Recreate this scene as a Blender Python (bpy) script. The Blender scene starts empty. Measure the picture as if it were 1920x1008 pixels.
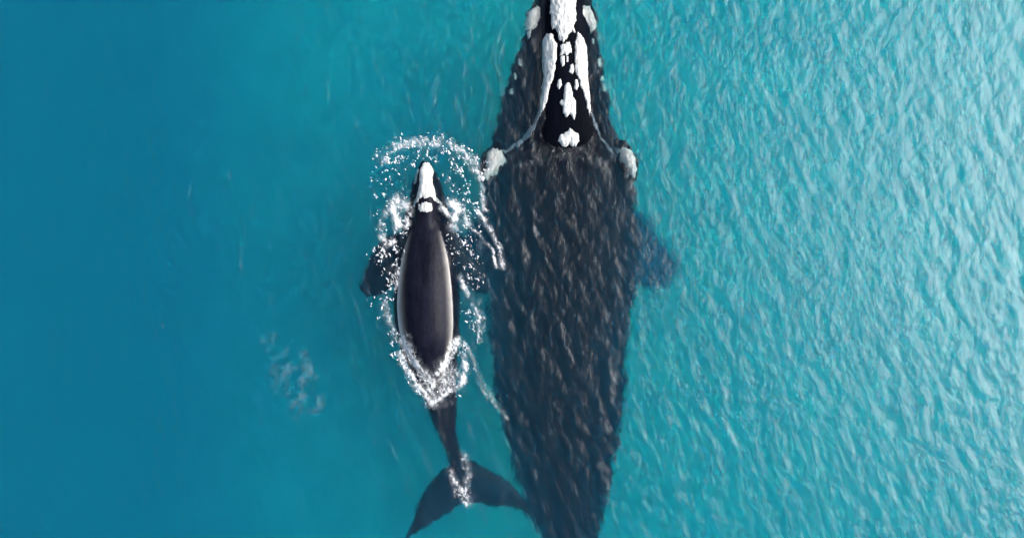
import bpy, bmesh, math, random
import numpy as np
from mathutils import Vector
from mathutils.bvhtree import BVHTree

# ------------------------------------------------------------------ camera, sky, sun, exposure
C = bpy.context.scene.collection
sc = bpy.context.scene
LENS = 28.0
SC = 86.0                                   # photograph pixels per metre at the water surface
WID = 1920.0
H = WID / SC / (36.0 / LENS)                # flying height of the camera

cam_d = bpy.data.cameras.new('camera')
cam_d.lens = LENS
cam_d.sensor_width = 36
cam_d.clip_end = 2000
cam = bpy.data.objects.new('camera', cam_d)
cam.location = (0, 0, H)
cam.rotation_euler = (0, 0, 0)
C.objects.link(cam)
sc.camera = cam

SUN_EL = 38.0
SUN_AZ = 7.0                               # degrees above the picture's right-hand direction
wd = bpy.data.worlds.new('World')
sc.world = wd
wd.use_nodes = True
wn = wd.node_tree
bg = wn.nodes['Background']
sky = wn.nodes.new('ShaderNodeTexSky')
sky.sky_type = 'NISHITA'
sky.sun_disc = False
sky.sun_elevation = math.radians(SUN_EL)
sky.sun_rotation = math.radians(90 - SUN_AZ)
sky.dust_density = 1.0
sky.air_density = 1.0
wn.links.new(sky.outputs[0], bg.inputs[0])
bg.inputs[1].default_value = 0.08

sun_d = bpy.data.lights.new('sun', 'SUN')
sun_d.energy = 3.2
sun_d.angle = math.radians(46)
sun_d.color = (1.0, 0.985, 0.97)
sun = bpy.data.objects.new('sun', sun_d)
C.objects.link(sun)
sd = Vector((math.cos(math.radians(SUN_EL)) * math.cos(math.radians(SUN_AZ)),
             math.cos(math.radians(SUN_EL)) * math.sin(math.radians(SUN_AZ)),
             math.sin(math.radians(SUN_EL))))
sun.location = sd * 60
sun.rotation_euler = sd.to_track_quat('Z', 'Y').to_euler()

sc.view_settings.view_transform = 'Standard'
sc.view_settings.look = 'None'
sc.view_settings.gamma = 1
sc.view_settings.exposure = 1.32
sc.render.engine = 'CYCLES'
cy = sc.cycles
cy.use_denoising = True
cy.max_bounces = 12
cy.volume_bounces = 2
cy.transmission_bounces = 8
cy.transparent_max_bounces = 8
cy.blur_glossy = 0.5
cy.sample_clamp_indirect = 6

random.seed(5)
rng = np.random.default_rng(7)

# ------------------------------------------------------------------ helpers
def at(px, py, z=0.0):
    """world point at height z that stands under photograph pixel (px, py)"""
    zz = z if z > 0 else z / 1.33           # water makes things look shallower
    k = 36.0 / LENS * (H - zz) / WID
    return ((px - 960) * k, (504 - py) * k, z)

def tag(o, label=None, cat=None, group=None, kind=None):
    for k, v in (('label', label), ('category', cat), ('group', group), ('kind', kind)):
        if v:
            o[k] = v
    return o

def link_mesh(name, me, mat, parent=None):
    o = bpy.data.objects.new(name, me)
    C.objects.link(o)
    if mat:
        me.materials.clear()
        me.materials.append(mat)
    if parent:
        o.parent = parent
    return o

def smooth(me):
    me.polygons.foreach_set('use_smooth', [True] * len(me.polygons))

def hash2(i, j, seed):
    n = (i.astype(np.int64) * 374761393 + j.astype(np.int64) * 668265263 + seed * 2147483647) & 0xffffffff
    n = ((n ^ (n >> 13)) * 1274126177) & 0xffffffff
    n = (n ^ (n >> 16)) & 0xffffffff
    return n / 4294967295.0

def vnoise(x, y, seed=0):
    xi = np.floor(x); yi = np.floor(y)
    fx = x - xi; fy = y - yi
    fx = fx * fx * (3 - 2 * fx); fy = fy * fy * (3 - 2 * fy)
    a = hash2(xi, yi, seed); b = hash2(xi + 1, yi, seed)
    c = hash2(xi, yi + 1, seed); d = hash2(xi + 1, yi + 1, seed)
    return (a * (1 - fx) + b * fx) * (1 - fy) + (c * (1 - fx) + d * fx) * fy

def fbm(x, y, seed=0, octv=4):
    s = 0; a = 0.5; t = 0
    for k in range(octv):
        s = s + a * vnoise(x * 2 ** k, y * 2 ** k, seed + k * 17)
        t += a; a *= 0.5
    return s / t

# ------------------------------------------------------------------ waves
WAVES = []
wdir = math.radians(28)                     # travelling up and to the right, crests across that
for k in range(180):
    lam = 0.115 * (0.8 / 0.115) ** (rng.random() ** 1.0)
    th = wdir + rng.normal(0, 0.70)
    steep = 0.0091 * (1.0 if lam < .5 else 0.75)
    amp = steep * lam / (2 * math.pi) * (0.5 + rng.random())
    WAVES.append((2 * math.pi / lam * math.cos(th), 2 * math.pi / lam * math.sin(th), amp, rng.random() * 6.283))

def wave_h(x, y):
    x = np.asarray(x, float); y = np.asarray(y, float)
    wx = x + 0.25 * (fbm(x * 0.7, y * 0.7, 3, 2) - .5)
    wy = y + 0.25 * (fbm(x * 0.7 + 9, y * 0.7, 5, 2) - .5)
    h = np.zeros_like(x)
    for kx, ky, a, p in WAVES:
        h += a * np.sin(kx * wx + ky * wy + p)
    patch = 0.6 + 0.9 * fbm(x * 0.28 + 3, y * 0.28, 21, 3)
    return h * patch

# ------------------------------------------------------------------ materials
def new_mat(name):
    m = bpy.data.materials.new(name)
    m.use_nodes = True
    nt = m.node_tree
    nt.nodes.clear()
    out = nt.nodes.new('ShaderNodeOutputMaterial')
    return m, nt, out

def N(nt, typ, **kw):
    n = nt.nodes.new(typ)
    for k, v in kw.items():
        if k.startswith('i_'):
            key = k[2:]
            n.inputs[int(key) if key.isdigit() else key.replace('_', ' ')].default_value = v
        else:
            setattr(n, k, v)
    return n

def mat_water():
    m, nt, out = new_mat('sea_water')
    L = nt.links.new
    gl = N(nt, 'ShaderNodeBsdfPrincipled')
    gl.inputs['Base Color'].default_value = (1, 1, 1, 1)
    gl.inputs['Transmission Weight'].default_value = 1
    gl.inputs['IOR'].default_value = 1.333
    gl.inputs['Roughness'].default_value = 0.27
    tc = N(nt, 'ShaderNodeTexCoord')
    mp = N(nt, 'ShaderNodeMapping')
    mp.inputs['Rotation'].default_value = (0, 0, math.radians(-28))
    mp.inputs['Scale'].default_value = (1.0, 0.6, 1)
    L(tc.outputs['Object'], mp.inputs['Vector'])
    n1 = N(nt, 'ShaderNodeTexNoise', i_Scale=11.0, i_Detail=5.0, i_Roughness=0.6, i_Distortion=0.5)
    L(mp.outputs[0], n1.inputs['Vector'])
    bp = N(nt, 'ShaderNodeBump', i_Strength=1.0, i_Distance=0.015)
    L(n1.outputs['Fac'], bp.inputs['Height'])
    L(bp.outputs[0], gl.inputs['Normal'])
    L(gl.outputs[0], out.inputs['Surface'])
    vs = N(nt, 'ShaderNodeVolumeScatter')
    vs.inputs['Color'].default_value = (0.015, 0.56, 1.0, 1)
    vs.inputs['Density'].default_value = 0.13
    vs.inputs['Anisotropy'].default_value = 0.0
    va = N(nt, 'ShaderNodeVolumeAbsorption')
    va.inputs['Color'].default_value = (0.0, 0.880, 0.940, 1)
    va.inputs['Density'].default_value = 0.45
    ad = N(nt, 'ShaderNodeAddShader')
    L(vs.outputs[0], ad.inputs[0]); L(va.outputs[0], ad.inputs[1])
    L(ad.outputs[0], out.inputs['Volume'])
    return m

def mat_sand():
    m, nt, out = new_mat('pale_sand')
    L = nt.links.new
    b = N(nt, 'ShaderNodeBsdfPrincipled', i_Roughness=0.9)
    tc = N(nt, 'ShaderNodeTexCoord')
    n1 = N(nt, 'ShaderNodeTexNoise', i_Scale=0.35, i_Detail=4.0)
    L(tc.outputs['Object'], n1.inputs['Vector'])
    cr = N(nt, 'ShaderNodeValToRGB')
    cr.color_ramp.elements[0].color = (0.66, 0.63, 0.56, 1)
    cr.color_ramp.elements[1].color = (0.80, 0.78, 0.71, 1)
    L(n1.outputs['Fac'], cr.inputs['Fac'])
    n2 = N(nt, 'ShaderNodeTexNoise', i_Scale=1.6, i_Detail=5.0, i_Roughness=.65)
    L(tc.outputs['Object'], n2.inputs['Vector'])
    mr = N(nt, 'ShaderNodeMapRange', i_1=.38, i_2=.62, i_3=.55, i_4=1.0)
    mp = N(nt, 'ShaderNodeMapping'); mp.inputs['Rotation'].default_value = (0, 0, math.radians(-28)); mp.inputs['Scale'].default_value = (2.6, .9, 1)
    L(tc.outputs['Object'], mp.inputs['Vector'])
    n3 = N(nt, 'ShaderNodeTexNoise', i_Scale=1.0, i_Detail=4.0, i_Roughness=.6, i_Distortion=.6)  # streaks in the sand colour stand for light ripple marks in the water
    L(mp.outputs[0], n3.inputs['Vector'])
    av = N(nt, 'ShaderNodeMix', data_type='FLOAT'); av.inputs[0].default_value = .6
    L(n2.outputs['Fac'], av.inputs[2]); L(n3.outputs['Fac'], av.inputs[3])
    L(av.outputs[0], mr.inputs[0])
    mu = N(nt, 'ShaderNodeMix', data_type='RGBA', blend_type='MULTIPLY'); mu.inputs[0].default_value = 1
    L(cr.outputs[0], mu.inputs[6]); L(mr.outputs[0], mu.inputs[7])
    L(mu.outputs[2], b.inputs['Base Color'])
    L(b.outputs[0], out.inputs['Surface'])
    return m

def mat_skin(name, c0, c1, rough=0.35, coat=0.3, flank_sheen=None, spec=.5):
    m, nt, out = new_mat(name)
    L = nt.links.new
    b = N(nt, 'ShaderNodeBsdfPrincipled', i_Roughness=rough)
    b.inputs['Coat Weight'].default_value = coat
    b.inputs['Coat Roughness'].default_value = 0.22
    tc = N(nt, 'ShaderNodeTexCoord')
    mp = N(nt, 'ShaderNodeMapping'); mp.inputs['Scale'].default_value = (1, 0.35, 1)
    L(tc.outputs['Object'], mp.inputs['Vector'])
    n1 = N(nt, 'ShaderNodeTexNoise', i_Scale=3.5, i_Detail=6.0, i_Roughness=0.65)
    L(mp.outputs[0], n1.inputs['Vector'])
    cr = N(nt, 'ShaderNodeValToRGB')
    cr.color_ramp.elements[0].color = c0; cr.color_ramp.elements[0].position = 0.35
    cr.color_ramp.elements[1].color = c1; cr.color_ramp.elements[1].position = 0.75
    L(n1.outputs['Fac'], cr.inputs['Fac'])
    b.inputs['Specular IOR Level'].default_value = spec
    if flank_sheen:
        fa = N(nt, 'ShaderNodeAttribute', attribute_name='flank_sheen')
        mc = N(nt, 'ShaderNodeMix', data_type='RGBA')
        L(fa.outputs['Fac'], mc.inputs[0]); L(cr.outputs[0], mc.inputs[6]); mc.inputs[7].default_value = (0.66, 0.61, 0.55, 1)  # pale sheen along the back's edges, mixed into the skin colour
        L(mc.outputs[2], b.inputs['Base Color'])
    else:
        L(cr.outputs[0], b.inputs['Base Color'])
    n2 = N(nt, 'ShaderNodeTexNoise', i_Scale=22.0, i_Detail=4.0)
    L(mp.outputs[0], n2.inputs['Vector'])
    rr = N(nt, 'ShaderNodeMapRange', i_3=rough - .08, i_4=rough + .12)
    L(n2.outputs['Fac'], rr.inputs[0]); L(rr.outputs[0], b.inputs['Roughness'])
    bp = N(nt, 'ShaderNodeBump', i_Strength=0.35, i_Distance=0.015)
    L(n2.outputs['Fac'], bp.inputs['Height']); L(bp.outputs[0], b.inputs['Normal'])
    L(b.outputs[0], out.inputs['Surface'])
    return m

def mat_callosity():
    m, nt, out = new_mat('white_callosity')
    L = nt.links.new
    b = N(nt, 'ShaderNodeBsdfPrincipled', i_Roughness=0.8)
    tc = N(nt, 'ShaderNodeTexCoord')
    mp = N(nt, 'ShaderNodeMapping'); mp.inputs['Scale'].default_value = (1, 0.3, 1)
    L(tc.outputs['Object'], mp.inputs['Vector'])
    n1 = N(nt, 'ShaderNodeTexNoise', i_Scale=24.0, i_Detail=7.0, i_Roughness=0.75)
    L(mp.outputs[0], n1.inputs['Vector'])
    cr = N(nt, 'ShaderNodeValToRGB')
    cr.color_ramp.elements[0].color = (0.26, 0.25, 0.22, 1); cr.color_ramp.elements[0].position = 0.28
    cr.color_ramp.elements[1].color = (0.58, 0.56, 0.51, 1); cr.color_ramp.elements[1].position = 0.55
    L(n1.outputs['Fac'], cr.inputs['Fac'])
    L(cr.outputs[0], b.inputs['Base Color'])
    bp = N(nt, 'ShaderNodeBump', i_Strength=0.4, i_Distance=0.015)
    L(n1.outputs['Fac'], bp.inputs['Height']); L(bp.outputs[0], b.inputs['Normal'])
    L(b.outputs[0], out.inputs['Surface'])
    return m

def mat_foam_film():
    m, nt, out = new_mat('foam_film')
    L = nt.links.new
    b = N(nt, 'ShaderNodeBsdfPrincipled', i_Roughness=0.7)
    b.inputs['Base Color'].default_value = (0.64, 0.63, 0.61, 1)
    tr = N(nt, 'ShaderNodeBsdfTransparent')
    at_ = N(nt, 'ShaderNodeAttribute', attribute_name='cover')
    mx = N(nt, 'ShaderNodeMixShader')
    L(at_.outputs['Fac'], mx.inputs[0]); L(tr.outputs[0], mx.inputs[1]); L(b.outputs[0], mx.inputs[2])
    L(mx.outputs[0], out.inputs['Surface'])
    return m

def mat_foam():
    m, nt, out = new_mat('foam_white')
    b = N(nt, 'ShaderNodeBsdfPrincipled', i_Roughness=0.6)
    b.inputs['Base Color'].default_value = (0.66, 0.66, 0.65, 1)
    nt.links.new(b.outputs[0], out.inputs['Surface'])
    return m

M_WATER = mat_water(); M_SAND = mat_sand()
M_SKIN = mat_skin('adult_skin', (0.001, 0.0015, 0.003, 1), (0.004, 0.0045, 0.009, 1), rough=0.6, coat=0.0, spec=0.02)
M_CALF = mat_skin('calf_skin', (0.002, 0.002, 0.006, 1), (0.011, 0.011, 0.020, 1), rough=0.42, coat=0.0, spec=0.08, flank_sheen=True)
M_CALL = mat_callosity(); M_FILM = mat_foam_film(); M_FOAM = mat_foam()

# ------------------------------------------------------------------ sea: water body and sandy floor
def axis(lo, hi, step, far, grow=1.35):
    core = np.arange(lo, hi + step / 2, step)
    right = []; x = core[-1]; s = step
    while x < far:
        s *= grow; x += s; right.append(x)
    left = []; x = core[0]; s = step
    while x > -far:
        s *= grow; x -= s; left.append(x)
    return np.concatenate([np.array(left[::-1]), core, np.array(right)])

def grid_mesh(name, X, Y, Z, bottom=None):
    ny, nx = X.shape
    co = np.stack([X, Y, Z], -1).reshape(-1, 3)
    idx = np.arange(nx * ny).reshape(ny, nx)
    q = np.stack([idx[:-1, :-1], idx[:-1, 1:], idx[1:, 1:], idx[1:, :-1]], -1).reshape(-1, 4)
    verts = co.tolist(); faces = q.tolist()
    if bottom is not None:
        ring = list(idx[0, :]) + list(idx[1:, -1]) + list(idx[-1, :-1][::-1]) + list(idx[1:-1, 0][::-1])
        base = len(verts)
        for r in ring:
            verts.append([co[r, 0], co[r, 1], bottom])
        n = len(ring)
        for k in range(n):
            k2 = (k + 1) % n
            faces.append([int(ring[k2]), int(ring[k]), base + k, base + k2])
        faces.append([base + k for k in range(n)][::-1])
    me = bpy.data.meshes.new(name)
    me.from_pydata(verts, [], faces)
    smooth(me)
    return me

xs = axis(-12.6, 12.6, 0.032, 150); ys = axis(-7.0, 7.0, 0.032, 150)
X, Y = np.meshgrid(xs, ys)
fade = np.clip(1 - (np.maximum(np.abs(X) - 16, 0) + np.maximum(np.abs(Y) - 10, 0)) / 10, 0, 1)
water = link_mesh('water', grid_mesh('water', X, Y, wave_h(X, Y) * fade, bottom=-60), M_WATER)
tag(water, 'turquoise rippled sea water around and over the two whales', 'water', kind='structure')

xs = axis(-30, 30, 1.0, 170); ys = axis(-20, 20, 1.0, 170)
X, Y = np.meshgrid(xs, ys)
slope = np.interp(X - .0 * Y, [-40, -16, -12, -10, -8.5, -6, -4, 0, 4, 9, 25], [20, 15.5, 12.8, 9.6, 7.9, 6.8, 6.5, 6.2, 5.6, 5.2, 4.6]) - 0.05 * np.clip(Y, -30, 30)  # bed sloped to darken the water leftward and brighten it rightward
Z = -np.clip(slope, 3, 26) + 0.5 * (fbm(X * .15, Y * .15, 4, 3) - .5)
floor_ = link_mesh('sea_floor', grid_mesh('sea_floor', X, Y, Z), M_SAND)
tag(floor_, 'pale sandy sea bed under the turquoise water, depth shaped to grade its brightness', 'sea floor', kind='structure')

# ------------------------------------------------------------------ whale building
def interp_st(st, n):
    st = np.array(st, float)
    t = st[:, 0]
    tt = np.linspace(t[0], t[-1], n)
    out = [tt]
    for c in range(1, st.shape[1]):
        v = st[:, c]
        m = np.gradient(v, t)
        i = np.clip(np.searchsorted(t, tt, side='right') - 1, 0, len(t) - 2)
        h = t[i + 1] - t[i]; u = (tt - t[i]) / h
        out.append((2*u**3 - 3*u**2 + 1) * v[i] + (u**3 - 2*u**2 + u) * h * m[i]
                   + (-2*u**3 + 3*u**2) * v[i+1] + (u**3 - u**2) * h * m[i+1])
    return np.stack(out, -1)

def loft(bm, rings):
    vs = [[bm.verts.new(p) for p in r] for r in rings]
    n = len(vs[0])
    for a, b in zip(vs[:-1], vs[1:]):
        for k in range(n):
            bm.faces.new((a[k], a[(k+1) % n], b[(k+1) % n], b[k]))
    bm.faces.new(vs[0][::-1]); bm.faces.new(vs[-1])

def body_rings(st, n=110, seg=40, ex=2.15):
    """stations: py, x left, x right, top z, bottom z, side z (0..1 height of the widest line)"""
    rings = []
    for py, xl, xr, zt, zb, sz in interp_st(st, n):
        zs = zb + (zt - zb) * sz
        cx = (xl + xr) / 2; hw = max((xr - xl) / 2, .5)
        r = []
        for k in range(seg):
            a = 2 * math.pi * k / seg
            ca, sa = math.cos(a), math.sin(a)
            u = math.copysign(abs(ca) ** (2 / ex), ca); w = math.copysign(abs(sa) ** (2 / ex), sa)
            z = zs + w * ((zt - zs) if w > 0 else (zs - zb))
            x0, y0, _ = at(cx, py, zs)
            x1 = at(cx + hw, py, zs)[0]
            r.append((x0 + u * (x1 - x0), y0, z))
        rings.append(r)
    return rings

def fin_rings(st, seg=20):
    """stations: (lead px, py), (trail px, py), z, thickness"""
    rings = []
    arr = interp_st([[k] + list(a) + list(b) + [z, t] for k, (a, b, z, t) in enumerate(st)], 28)
    for _, lx, ly, tx, ty, z, t in arr:
        L = Vector(at(lx, ly, z)); T = Vector(at(tx, ty, z))
        c = (L + T) / 2; d = (L - T) / 2
        r = []
        for k in range(seg):
            a = 2 * math.pi * k / seg
            p = c + d * math.cos(a)
            th = math.sin(a) * t / 2 * (1 + .35 * math.cos(a))
            r.append((p.x, p.y, z + th))
        rings.append(r)
    return rings

def make_body(name, lofts, voxel, mat, smooth_it=6):
    bm = bmesh.new()
    for r in lofts:
        b2 = bmesh.new(); loft(b2, r)
        bmesh.ops.recalc_face_normals(b2, faces=b2.faces)
        t = bpy.data.meshes.new('t'); b2.to_mesh(t); b2.free()
        bm.from_mesh(t); bpy.data.meshes.remove(t)
    me = bpy.data.meshes.new(name); bm.to_mesh(me); bm.free()
    o = bpy.data.objects.new(name, me); C.objects.link(o)
    md = o.modifiers.new('r', 'REMESH'); md.mode = 'VOXEL'; md.voxel_size = voxel
    ms = o.modifiers.new('s', 'SMOOTH'); ms.iterations = smooth_it; ms.factor = 0.5
    dg = bpy.context.evaluated_depsgraph_get(); dg.update()
    me2 = bpy.data.meshes.new_from_object(o.evaluated_get(dg))
    o.modifiers.clear(); o.data = me2
    me2.name = name
    bpy.data.meshes.remove(me)
    me2.materials.clear(); me2.materials.append(mat)
    smooth(me2)
    return o

def bvh_of(o):
    me = o.data
    return BVHTree.FromPolygons([v.co[:] for v in me.vertices], [p.vertices[:] for p in me.polygons])

def inside(poly, x, y):
    c = np.zeros(x.shape, bool); n = len(poly)
    for k in range(n):
        x0, y0 = poly[k]; x1, y1 = poly[(k + 1) % n]
        cond = (y0 > y) != (y1 > y)
        with np.errstate(divide='ignore', invalid='ignore'):
            xx = (x1 - x0) * (y - y0) / (y1 - y0 + 1e-12) + x0
        c ^= cond & (x < xx)
    return c

def edge_dist(poly, x, y):
    d = np.full(x.shape, 1e9)
    n = len(poly)
    for k in range(n):
        x0, y0 = poly[k]; x1, y1 = poly[(k + 1) % n]
        dx, dy = x1 - x0, y1 - y0
        t = np.clip(((x - x0) * dx + (y - y0) * dy) / (dx*dx + dy*dy + 1e-9), 0, 1)
        d = np.minimum(d, np.hypot(x - x0 - t * dx, y - y0 - t * dy))
    return d

def callosity(bvh, poly, parent, height=0.07, step=1.1, zref=0.0, rag=3.0, seed=0, name='callosity', streak=(1, .4), mat=None):
    """a raised rough patch grown on the skin inside a ragged outline"""
    p = np.array(poly, float)
    gx = np.arange(p[:, 0].min() - 6, p[:, 0].max() + 6, step)
    gy = np.arange(p[:, 1].min() - 6, p[:, 1].max() + 6, step)
    GX, GY = np.meshgrid(gx, gy)
    wx = GX + rag * 2.6 * (fbm(GX / 7 + seed, GY / 16, seed, 3) - .5)
    wy = GY + rag * 3 * (fbm(GX / 4 + 5 + seed, GY / 16, seed + 3, 3) - .5)
    ins = inside(poly, wx, wy)
    ed = edge_dist(poly, wx, wy)
    prof = np.clip(ed / 5.0, 0, 1) ** .6
    rough = fbm(GX / 5, GY / 9, seed + 9, 4)
    ny, nx = GX.shape
    bm = bmesh.new(); V = {}
    def vert(j, i):
        if (j, i) in V:
            return V[(j, i)]
        x, y, _ = at(GX[j, i], GY[j, i], zref)
        hit = bvh.ray_cast(Vector((x, y, 5)), Vector((0, 0, -1)))
        z = hit[0].z if hit[0] is not None else None
        if z is None:
            V[(j, i)] = None
            return None
        e = prof[j, i] if ins[j, i] else 0
        dz = -0.02 if not ins[j, i] else height * (.25 + .35 * e + 0.6 * e * (rough[j, i] - .3))
        v = bm.verts.new((x, y, z + dz)); V[(j, i)] = v
        return v
    for j in range(ny - 1):
        for i in range(nx - 1):
            if ins[j:j+2, i:i+2].any():
                q = [vert(j, i), vert(j, i+1), vert(j+1, i+1), vert(j+1, i)]
                if all(q):
                    bm.faces.new(q[::-1])
    seen = set(); best = []
    for v0 in bm.verts:
        if v0 in seen:
            continue
        comp = [v0]; seen.add(v0)
        for v in comp:
            for e in v.link_edges:
                w = e.other_vert(v)
                if w not in seen:
                    seen.add(w); comp.append(w)
        if len(comp) > len(best):
            best = comp
    best = set(best)
    bmesh.ops.delete(bm, geom=[v for v in bm.verts if v not in best], context='VERTS')
    me = bpy.data.meshes.new(name); bm.to_mesh(me); bm.free(); smooth(me)
    return link_mesh(name, me, mat or M_CALL, parent)

# --- adult: jaw/back/belly loft, rostrum ridge, two flippers, flukes
ADULT = [
    (-34, 1030, 1080, -0.35, -0.70, .55),
    (-20, 1012, 1096, -0.22, -1.00, .60),
    (10, 996, 1110, -0.14, -1.40, .75),
    (60, 982, 1119, -0.16, -1.80, .78),
    (110, 967, 1127, -0.20, -2.10, .78),
    (160, 950, 1135, -0.22, -2.35, .76),
    (215, 936, 1146, -0.22, -2.55, .74),
    (265, 924, 1160, -0.20, -2.70, .72),
    (310, 912, 1180, -0.16, -2.85, .70),
    (370, 906, 1194, -0.22, -3.00, .66),
    (450, 908, 1196, -0.28, -3.10, .62),
    (530, 914, 1190, -0.32, -3.10, .60),
    (610, 917, 1182, -0.36, -3.00, .60),
    (700, 926, 1175, -0.40, -2.80, .60),
    (770, 935, 1168, -0.45, -2.60, .60),
    (840, 954, 1157, -0.52, -2.35, .58),
    (900, 974, 1145, -0.58, -2.15, .57),
    (960, 998, 1132, -0.62, -1.95, .56),
    (1010, 1016, 1120, -0.66, -1.80, .55),
    (1100, 1042, 1104, -0.75, -1.60, .5),
    (1180, 1056, 1094, -0.75, -1.40, .5),
    (1240, 1068, 1084, -0.90, -1.20, .5),
]
ROSTRUM = [
    (-36, 1038, 1072, -0.05, -0.60, .4),
    (-22, 1026, 1084, 0.12, -0.60, .4),
    (10, 1016, 1094, 0.20, -0.60, .35),
    (60, 1008, 1108, 0.16, -0.60, .30),
    (120, 1008, 1112, 0.14, -0.60, .30),
    (180, 1004, 1120, 0.14, -0.70, .30),
    (230, 992, 1132, 0.11, -0.80, .28),
    (265, 975, 1146, 0.10, -0.90, .25),
    (300, 960, 1160, -0.08, -1.0, .25),
    (340, 960, 1160, -0.20, -1.2, .25),
]
FIN_R = [((1150, 380), (1150, 520), -1.6, .45), ((1196, 388), (1182, 528), -2.3, .34),
         ((1226, 430), (1200, 538), -2.8, .26), ((1254, 462), (1224, 544), -2.9, .20),
         ((1269, 498), (1246, 541), -3.1, .12), ((1269, 520), (1260, 532), -3.2, .05)]
FIN_L = [((950, 380), (950, 520), -1.6, .45), ((904, 400), (918, 538), -2.0, .34),
         ((876, 440), (904, 548), -2.3, .26), ((858, 480), (880, 548), -3.2, .20),
         ((852, 512), (864, 545), -3.5, .12), ((853, 528), (857, 538), -3.6, .05)]
def flukes_sym(cx, y0, span, z):
    out = []
    for s in (-1, 1):
        out.append([((cx, y0 - 40), (cx, y0 + 62), z, .22), ((cx + s*60, y0 - 6), (cx + s*60, y0 + 62), z, .17),
                    ((cx + s*120, y0 + 30), (cx + s*120, y0 + 72), z, .11), ((cx + s*span, y0 + 84), (cx + s*span, y0 + 92), z, .03)])
    return out
BUMPS = [
    [(268, 925, 938, -.30, -.8, .5), (284, 910, 946, -.09, -.9, .5), (308, 905, 946, -.08, -.9, .5), (340, 902, 916, -.25, -.8, .5)],
    [(264, 1156, 1172, -.30, -.8, .5), (284, 1156, 1186, -.10, -.9, .5), (312, 1164, 1196, -.09, -.9, .5), (342, 1182, 1194, -.25, -.8, .5)],
    [(8, 1000, 1014, -.20, -.8, .5), (26, 986, 1016, -.08, -.9, .5), (48, 982, 1012, -.08, -.9, .5), (76, 982, 1000, -.22, -.8, .5)],
    [(8, 1090, 1106, -.20, -.8, .5), (28, 1090, 1116, -.08, -.9, .5), (52, 1096, 1120, -.10, -.9, .5), (74, 1106, 1118, -.25, -.8, .5)],
]
adult = make_body('adult_whale', [body_rings(ADULT, 130), body_rings(ROSTRUM, 60), fin_rings(FIN_R), fin_rings(FIN_L)]
                  + [body_rings(b, 24, 20) for b in BUMPS] + [fin_rings(f) for f in flukes_sym(1076, 1230, 190, -1.05)], 0.04, M_SKIN)
tag(adult, 'huge black adult whale just under the surface with white head callosities', 'whale')
def ragged(o, amp, z0):
    n = len(o.data.vertices)
    c = np.empty(n * 3); o.data.vertices.foreach_get('co', c); c = c.reshape(-1, 3)
    nm = np.array([v.normal[:] for v in o.data.vertices])
    a = math.radians(-62); uu = c[:, 0] * math.cos(a) + c[:, 1] * math.sin(a); vv = -c[:, 0] * math.sin(a) + c[:, 1] * math.cos(a)
    d = amp * (fbm(uu / .45, vv / .12 + c[:, 2], 201, 3) - .5) * np.clip((-c[:, 2] - z0) / .3, 0, 1) * (1 - .85 * np.abs(nm[:, 2]))
    c += nm * d[:, None]
    o.data.vertices.foreach_set('co', c.reshape(-1)); o.data.update()
ragged(adult, .26, .15)
bA = bvh_of(adult)

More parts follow.
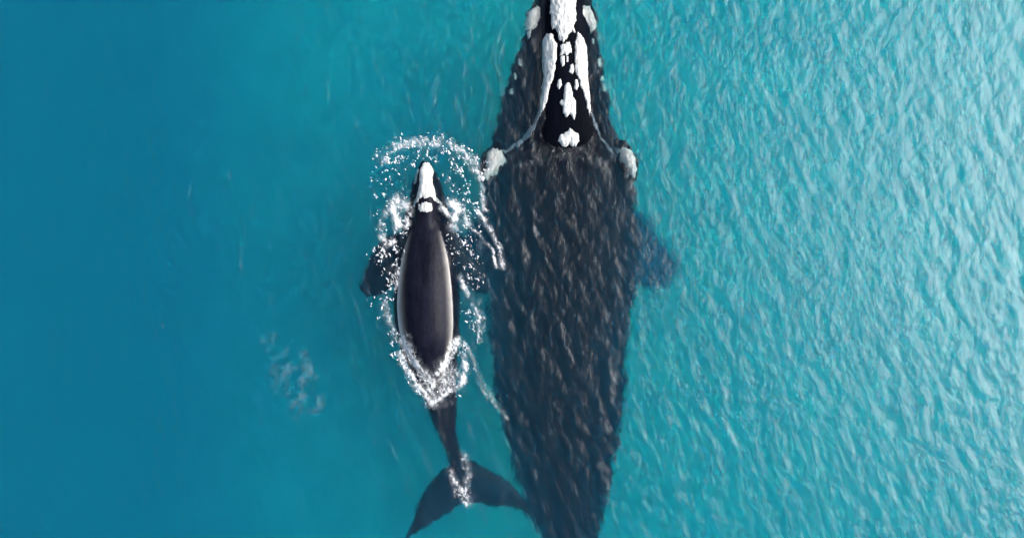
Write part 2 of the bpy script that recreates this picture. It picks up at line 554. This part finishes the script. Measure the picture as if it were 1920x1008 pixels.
A_CALL = [
    ([(1032, -26), (1040, -34), (1072, -34), (1079, -20), (1079, 30), (1077, 62), (1070, 58), (1063, 74), (1053, 78), (1047, 70), (1040, 56), (1034, 36), (1030, 10)], .10, 4),   # bonnet
    ([(1025, 60), (1036, 66), (1043, 84), (1043, 108), (1040, 130), (1034, 156), (1028, 180), (1020, 204), (1013, 212), (1013, 190), (1017, 160), (1019, 130), (1017, 100), (1017, 76)], .08, 2),
    ([(1084, 60), (1094, 70), (1101, 84), (1102, 110), (1104, 140), (1107, 170), (1110, 205), (1107, 214), (1101, 200), (1094, 175), (1087, 152), (1080, 135), (1077, 108), (1078, 80)], .08, 2),
    ([(1052, 84), (1062, 78), (1070, 80), (1071, 100), (1062, 104), (1050, 104)], .06, 3),
    ([(1051, 106), (1058, 106), (1060, 122), (1054, 127), (1050, 118)], .05, 1.5),
    ([(1062, 106), (1066, 106), (1066, 117), (1062, 117)], .03, 1),
    ([(1068, 122), (1074, 120), (1076, 132), (1072, 141), (1067, 136)], .05, 1),
    ([(1046, 150), (1051, 148), (1053, 160), (1048, 169), (1044, 162)], .05, 1),
    ([(1077, 150), (1082, 149), (1085, 162), (1081, 170), (1076, 166)], .05, 1),
    ([(1062, 154), (1068, 156), (1074, 170), (1079, 196), (1081, 212), (1077, 222), (1068, 215), (1062, 219), (1054, 216), (1052, 196), (1056, 170)], .08, 4),
    ([(1068, 241), (1075, 246), (1084, 252), (1086, 264), (1080, 273), (1072, 273), (1067, 268), (1062, 274), (1054, 273), (1047, 264), (1050, 254), (1060, 248)], .08, 1.5),
    ([(1004, 14), (1012, 16), (1012, 34), (1009, 50), (1000, 58), (986, 62), (983, 46), (990, 26)], .07, 4),
    ([(988, 62), (997, 58), (995, 70), (990, 74)], .04, 1),
    ([(1090, 18), (1104, 14), (1112, 32), (1116, 54), (1110, 66), (1102, 54), (1096, 40)], .07, 4),
    ([(1110, 73), (1115, 72), (1115, 82), (1111, 82)], .04, 1),
    ([(1121, 108), (1128, 106), (1129, 122), (1122, 124)], .04, 2),
    ([(1129, 140), (1136, 139), (1134, 150), (1129, 148)], .04, 2),
    ([(1130, 152), (1135, 156), (1138, 168), (1133, 168)], .04, 1.5),
    ([(971, 108), (976, 110), (976, 123), (972, 120)], .04, 1),
    ([(964, 134), (968, 134), (968, 147), (964, 147)], .04, 1),
    ([(956, 164), (960, 164), (961, 174), (957, 173)], .04, 1),
    ([(925, 281), (938, 282), (947, 297), (940, 312), (930, 325), (912, 336), (904, 334), (911, 318), (912, 300), (912, 288)], .08, 4),
    ([(1160, 276), (1172, 278), (1182, 288), (1190, 300), (1192, 322), (1188, 336), (1180, 330), (1172, 312), (1160, 294), (1157, 282)], .08, 6),
]
for k, (poly, h, rag) in enumerate(A_CALL):
    zr = 0.1 if k < 11 else -0.3
    o = callosity(bA, poly, adult, height=h, rag=rag, seed=k * 3 + 1, zref=zr, step=1.0)
    if k == 0: o['label'] = 'long white callosity on the tip of the snout'
    if k == 10: o['label'] = 'heart shaped white callosity behind the blowholes'

M_LIP = mat_skin('lip_skin', (0.10, 0.12, 0.14, 1), (0.22, 0.24, 0.26, 1), rough=.6, coat=0, spec=.2)
for k, poly in enumerate([
    [(1014, 200), (1013, 216), (1003, 240), (990, 258), (972, 272), (950, 282), (928, 290), (926, 284), (948, 276), (968, 265), (984, 251), (997, 234), (1007, 214)],
    [(1104, 200), (1112, 214), (1119, 238), (1130, 258), (1145, 274), (1160, 288), (1156, 292), (1140, 278), (1125, 261), (1114, 241), (1107, 216)]]):
    o = callosity(bA, poly, adult, height=.04, rag=3, seed=200 + k, zref=-.1, name='lip_line', mat=M_LIP)

# --- calf
CALF = [
    (304, 794, 800, -0.04, -0.30, .5),
    (316, 784, 812, 0.00, -0.45, .5),
    (335, 776, 824, 0.00, -0.60, .5),
    (360, 770, 832, 0.00, -0.80, .5),
    (385, 765, 838, 0.00, -1.00, .5),
    (410, 759, 844, 0.02, -1.15, .5),
    (440, 752, 850, 0.11, -1.25, .5),
    (480, 744, 857, 0.21, -1.32, .5),
    (530, 739, 861, 0.28, -1.35, .5),
    (580, 739, 862, 0.33, -1.33, .5),
    (630, 746, 860, 0.30, -1.20, .5),
    (670, 758, 857, 0.15, -1.10, .5),
    (705, 774, 856, 0.03, -1.00, .5),
    (740, 793, 857, -0.10, -0.95, .5),
    (780, 808, 856, -0.18, -0.85, .5),
    (820, 825, 857, -0.32, -0.85, .5),
    (860, 841, 868, -0.48, -0.88, .5),
    (900, 852, 880, -0.62, -0.88, .5),
    (930, 862, 876, -0.70, -0.84, .5),
]
CALF_R = [
    (303, 790, 804, 0.04, -0.3, .4),
    (315, 784, 812, 0.14, -0.3, .4),
    (340, 783, 815, 0.18, -0.35, .3),
    (370, 780, 820, 0.17, -0.4, .3),
    (392, 778, 822, 0.15, -0.4, .3),
    (415, 778, 822, 0.11, -0.5, .3),
    (440, 774, 828, 0.08, -0.5, .3),
]
CF_L = [((790, 440), (790, 510), -0.55, .30), ((748, 436), (752, 516), -0.55, .24), ((714, 452), (738, 532), -0.55, .18),
        ((693, 484), (722, 550), -0.55, .13), ((679, 518), (708, 556), -0.6, .09), ((675, 542), (688, 555), -0.6, .04)]
CF_R = [((815, 440), (815, 510), -0.55, .30), ((853, 436), (850, 516), -0.6, .24), ((880, 452), (868, 530), -0.7, .18),
        ((900, 482), (886, 546), -0.8, .13), ((916, 516), (900, 552), -0.9, .09), ((921, 540), (914, 551), -0.9, .04)]
FL_L = [((866, 858), (866, 944), -0.78, .22), ((838, 872), (852, 954), -0.76, .18), ((808, 902), (832, 969), -0.74, .13),
        ((788, 932), (806, 983), -0.70, .09), ((776, 968), (786, 997), -0.66, .06), ((757, 1010), (765, 1010), -0.62, .03)]
FL_R = [((864, 858), (864, 944), -0.78, .22), ((886, 862), (882, 942), -0.80, .18), ((922, 882), (920, 948), -0.82, .13),
        ((956, 904), (948, 950), -0.84, .10), ((982, 932), (972, 956), -0.88, .07), ((1003, 965), (992, 968), -0.90, .05), ((1012, 1002), (1004, 1000), -0.94, .03)]
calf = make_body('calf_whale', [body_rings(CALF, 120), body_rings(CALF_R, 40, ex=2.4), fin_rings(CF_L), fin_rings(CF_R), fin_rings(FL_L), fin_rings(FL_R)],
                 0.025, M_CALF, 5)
tag(calf, 'small dark grey whale calf with its wet back above the water amid foam', 'whale')
ragged(calf, .07, .25)
bC = bvh_of(calf)
# rim sheen of the wet back painted as pale skin colour, wider on the left
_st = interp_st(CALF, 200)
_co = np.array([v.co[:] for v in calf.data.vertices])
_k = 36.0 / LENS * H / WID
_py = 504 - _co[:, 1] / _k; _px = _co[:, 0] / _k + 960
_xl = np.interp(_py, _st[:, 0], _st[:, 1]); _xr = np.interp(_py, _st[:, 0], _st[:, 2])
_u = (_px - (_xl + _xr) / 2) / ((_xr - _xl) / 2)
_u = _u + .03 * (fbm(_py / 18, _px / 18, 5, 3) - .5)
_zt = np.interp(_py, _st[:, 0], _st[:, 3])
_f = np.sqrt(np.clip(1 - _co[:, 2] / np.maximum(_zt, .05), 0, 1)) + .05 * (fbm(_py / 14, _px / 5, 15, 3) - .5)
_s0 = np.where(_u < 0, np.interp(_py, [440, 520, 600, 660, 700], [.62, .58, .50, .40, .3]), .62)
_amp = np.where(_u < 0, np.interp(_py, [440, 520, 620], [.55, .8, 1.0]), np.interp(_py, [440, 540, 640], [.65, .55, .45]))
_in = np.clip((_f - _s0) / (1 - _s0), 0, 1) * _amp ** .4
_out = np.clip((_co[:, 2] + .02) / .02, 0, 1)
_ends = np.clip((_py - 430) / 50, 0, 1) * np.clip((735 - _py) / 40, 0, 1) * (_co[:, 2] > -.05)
_fa = calf.data.attributes.new('flank_sheen', 'FLOAT', 'POINT')
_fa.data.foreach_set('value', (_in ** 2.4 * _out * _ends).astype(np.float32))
C_CALL = [
    ([(791, 306), (800, 304), (808, 310), (811, 330), (812, 350), (816, 366), (828, 384), (820, 382), (806, 368), (798, 372), (790, 368), (776, 384), (768, 386), (782, 366), (785, 350), (786, 325)], .05, 3),
    ([(786, 383), (797, 378), (809, 382), (811, 394), (802, 398), (790, 397), (784, 392)], .05, 2),
    ([(775, 318), (783, 316), (782, 330), (778, 342), (773, 344)], .03, 3),
    ([(817, 317), (824, 320), (828, 338), (829, 352), (824, 346), (819, 334)], .03, 3),
]
for k, (poly, h, rag) in enumerate(C_CALL):
    callosity(bC, poly, calf, height=h, rag=rag, seed=80 + k * 3, zref=0.12, step=0.8)

# ------------------------------------------------------------------ foam
def stroke_field(GX, GY, strokes):
    D = np.zeros(GX.shape)
    for pts, w, s in strokes:
        best = np.zeros(GX.shape)
        for (x0, y0), (x1, y1) in zip(pts[:-1], pts[1:]):
            dx, dy = x1 - x0, y1 - y0
            t = np.clip(((GX - x0) * dx + (GY - y0) * dy) / (dx*dx + dy*dy + 1e-9), 0, 1)
            d = np.hypot(GX - x0 - t * dx, GY - y0 - t * dy)
            best = np.maximum(best, np.exp(-(d / w) ** 2))
        D = np.maximum(D, s * best)
    return D
exec('''
FILM=[
 ([(716,302),(730,284),(752,272),(785,266),(815,268),(845,270),(870,284),(886,306),(900,328)],9,.55),
 ([(738,392),(748,376),(758,384)],11,.95), ([(742,400),(746,424)],9,.9), ([(724,400),(716,425)],8,.5),
 ([(846,380),(858,392),(854,418),(850,424)],10,.95), ([(866,392),(876,420)],8,.55),
 ([(772,392),(764,412),(760,424)],6,.8),([(828,388),(842,402)],6,.8),
 ([(716,440),(722,462),(738,452)],6,.7),
 ([(757,634),(770,662),(790,690),(806,706),(811,722)],9,.95),
 ([(764,640),(778,672),(796,704)],11,.85), ([(852,640),(838,672),(822,700)],6,.8),
 ([(750,664),(762,690),(776,716),(796,738),(810,752)],7,.95),
 ([(859,636),(852,656),(842,674),(830,688)],7,.9),
 ([(868,664),(873,690),(868,712),(850,730),(832,742),(812,752)],6,.85),
 ([(800,706),(808,735),(812,752)],14,.72), ([(840,690),(838,722),(828,740)],20,.55),
 ([(864,520),(876,545),(890,575),(896,600)],6,.66), ([(896,595),(899,640)],4,.5),
 ([(873,640),(890,680),(900,710),(912,745)],4,.42), ([(898,700),(925,750),(950,785)],5,.30),
 ([(893,316),(903,345),(905,370),(912,395)],5,.6),
 ([(900,395),(912,420),(926,444),(938,470),(941,500)],4.5,.76),
 ([(886,430),(905,446),(922,468),(932,500)],3,.62),
 ([(906,330),(928,310)],6,.4),
 ([(845,872),(848,892),(852,904)],7,.55), ([(868,850),(876,890),(872,925)],8,.45), ([(862,920),(872,928),(876,938)],10,.8),
 ([(740,630),(730,600),(722,570)],7,.45), ([(748,500),(742,540)],4,.5),
 ([(900,560),(905,600),(903,640)],6,.35), ([(985,306),(1020,290),(1060,284),(1100,288),(1135,304)],16,.15),
 ([(1100,520),(1200,540)],1,.0),
]
SPECK=[
 ([(716,302),(730,284),(752,272),(785,266),(815,268),(845,270),(870,284),(886,306),(900,328)],12,1),
 ([(735,310),(750,296),(770,300),(790,285)],10,.8), ([(812,292),(835,292),(850,300),(858,325),(855,345)],12,.9),
 ([(705,330),(702,352),(708,372),(722,366)],7,.6), ([(735,345),(728,330),(722,350)],8,.5), ([(870,320),(874,350),(868,380)],8,.6),
 ([(875,340),(890,390),(880,440)],9,.5),
 ([(718,400),(716,430),(722,460),(735,455)],9,.9), ([(745,420),(752,448),(745,475)],9,.8),
 ([(712,470),(725,490),(740,500),(735,530),(722,560)],11,.9), ([(716,560),(712,590)],9,.7), ([(700,565),(705,590)],6,.4),
 ([(850,428),(868,440),(880,468),(890,495),(888,525)],12,1), ([(845,455),(870,500)],9,.5), ([(862,405),(885,425)],9,.7),
 ([(735,600),(738,640),(745,662)],7,.7), ([(868,570),(886,600),(880,625)],8,.6),
 ([(764,640),(778,672),(796,704)],11,.85), ([(852,640),(838,672),(822,700)],6,.8),
 ([(750,664),(762,690),(776,716),(796,738),(810,752)],7,.9), ([(868,650),(874,690),(868,712),(850,730)],7,.8),
 ([(860,640),(850,660)],5,.8), ([(757,440),(750,470)],5,.8), ([(738,380),(760,372)],12,.9), ([(850,375),(868,395)],12,.8),
]
''')

def foam_film(name, x0, x1, y0, y1, step, strokes, label, con=2.6, top=1.0, soft=False):
    gx = np.arange(x0, x1, step); gy = np.arange(y0, y1, step)
    GX, GY = np.meshgrid(gx, gy)
    wx = GX + 9 * (fbm(GX / 22, GY / 22, 31, 3) - .5); wy = GY + 9 * (fbm(GX / 22, GY / 22, 41, 3) - .5)
    D = stroke_field(wx, wy, strokes)
    D = D * np.clip(.12 + 1.6 * fbm(GX / 26, GY / 26, 171, 3), 0, 1.05)
    # short threads lying across the wave travel
    a = math.radians(62)
    u = GX * math.cos(a) + GY * math.sin(a); v = -GX * math.sin(a) + GY * math.cos(a)
    u = u + 8 * (fbm(GX / 9, GY / 9, 51, 2) - .5); v = v + 8 * (fbm(GX / 9, GY / 9, 61, 2) - .5)
    n = .55 * fbm(u / 11, v / 3.2, 71, 4) + .45 * fbm(GX / 4.5, GY / 4.5, 81, 4)
    n = (n - .5) * con + .5
    cov = np.clip((n - (.86 - D)) / .7, 0, 1) * np.clip(D / .25, 0, 1)
    milky = .30 * np.clip(D * 1.4, 0, 1) * np.clip((fbm(GX / 14, GY / 14, 131, 4) - .3) * 2.2, 0, 1)
    rg = fbm(u / 5.5, v / 4.0, 151, 4)
    lace = np.clip((1 - np.abs(2 * rg - 1) * 3.2 - .45) / .4, 0, 1) * np.clip(D * 1.5 - .15 + (fbm(GX / 9, GY / 9, 161, 2) - .5), 0, 1) * np.clip(D * 6 - .3, 0, 1)
    cov = np.maximum(np.maximum(cov, lace * .85), milky) * np.clip(.55 + D * .6, 0, 1) * top
    if soft:
        n2 = fbm((GX * .88 + GY * .47) / 17, (GY * .88 - GX * .47) / 30, 191, 5)
        cov = D * np.clip((.6 * n + .4 * n2 - .36) * 2.2, 0, 1) * np.clip((n2 - .3) * 4, 0, 1) * top
    k = 36.0 / LENS * H / WID
    WX = (GX - 960) * k; WY = (504 - GY) * k
    lump = .035 * cov * fbm(GX / 6, GY / 6, 91, 3)
    WZ = wave_h(WX, WY) + .012 + lump
    for j, i in zip(*np.nonzero((cov > .005) & (GX > 735) & (GX < 870) & (((GY > 590) & (GY < 780)) | ((GY > 360) & (GY < 430))))):
        hit = bC.ray_cast(Vector((WX[j, i], WY[j, i], 5)), Vector((0, 0, -1)))
        if hit[0] is not None:
            WZ[j, i] = max(WZ[j, i], hit[0].z + .012 + lump[j, i])
    ny, nx = GX.shape
    idx = np.arange(nx * ny).reshape(ny, nx)
    q = np.stack([idx[1:, :-1], idx[1:, 1:], idx[:-1, 1:], idx[:-1, :-1]], -1).reshape(-1, 4)
    cf = cov.reshape(-1)
    q = q[cf[q].max(1) > .01]
    used = np.unique(q); mp = -np.ones(nx * ny, int); mp[used] = np.arange(len(used))
    co = np.stack([WX, WY, WZ], -1).reshape(-1, 3)[used]
    me = bpy.data.meshes.new(name)
    me.from_pydata(co.tolist(), [], mp[q].tolist())
    smooth(me)
    at_ = me.attributes.new('cover', 'FLOAT', 'POINT'); at_.data.foreach_set('value', cf[used].astype(np.float32))
    o = link_mesh(name, me, M_FILM)
    return tag(o, label, 'foam', kind='stuff')

foam_film('foam', 480, 1170, 195, 960, 1.0, FILM, 'white foam threads churned up round the calf and along the adult whale')

foam_film('pale_film', 440, 680, 560, 840, 2.0,  # faint pale patch with soft, low cover
          [([(540,690),(552,712),(562,740)],34,.8), ([(505,645),(522,690)],18,.6), ([(574,690),(588,730),(592,758)],13,.9), ([(556,640),(572,680)],13,.6)],
          'faint pale film on open water left of the calf', con=1.6, top=.15, soft=True)

def foam_specks():
    gx = np.arange(670, 940, 2.0); gy = np.arange(240, 780, 2.0)
    GX, GY = np.meshgrid(gx, gy)
    D = stroke_field(GX, GY, [(p, w * 1.35, q) for p, w, q in SPECK])
    clump = fbm(GX / 8, GY / 8, 101, 3)
    P = (D ** 1.2 * np.clip((clump - .38) * 4, 0, 1.5) ** 1.5).reshape(-1)
    P = P / P.sum()
    ids = rng.choice(len(P), 2200, p=P)
    k = 36.0 / LENS * H / WID
    px = GX.reshape(-1)[ids] + rng.uniform(-2, 2, len(ids)); py = GY.reshape(-1)[ids] + rng.uniform(-2, 2, len(ids))
    WX = (px - 960) * k; WY = (504 - py) * k
    WZ = wave_h(WX, WY)
    bm = bmesh.new()
    bmesh.ops.create_icosphere(bm, subdivisions=1, radius=1)
    base = np.array([v.co[:] for v in bm.verts]); bf = np.array([[v.index for v in f.verts] for f in bm.faces]); bm.free()
    vs = []; fs = []
    for i in range(len(ids)):
        r = .003 + .015 * rng.random() ** 3.5
        sx = r * rng.uniform(.7, 1.3); sy = r * rng.uniform(.8, 3.2); szz = r * .7
        a = rng.normal(0.5, .6)
        b = base * (1 + .9 * (rng.random((len(base), 1)) - .5))
        xx = b[:, 0] * sx; yy = b[:, 1] * sy
        p = np.stack([WX[i] + xx * math.cos(a) - yy * math.sin(a), WY[i] + xx * math.sin(a) + yy * math.cos(a), WZ[i] + .01 + b[:, 2] * szz], -1)
        fs.append(bf + len(base) * i); vs.append(p)
    me = bpy.data.meshes.new('foam_flecks'); me.from_pydata(np.concatenate(vs).tolist(), [], np.concatenate(fs).tolist()); smooth(me)
    o = link_mesh('foam_flecks', me, M_FOAM)
    tag(o, 'scattered white flecks of splashed foam round the head and flippers of the calf', 'foam', kind='stuff')
foam_specks()
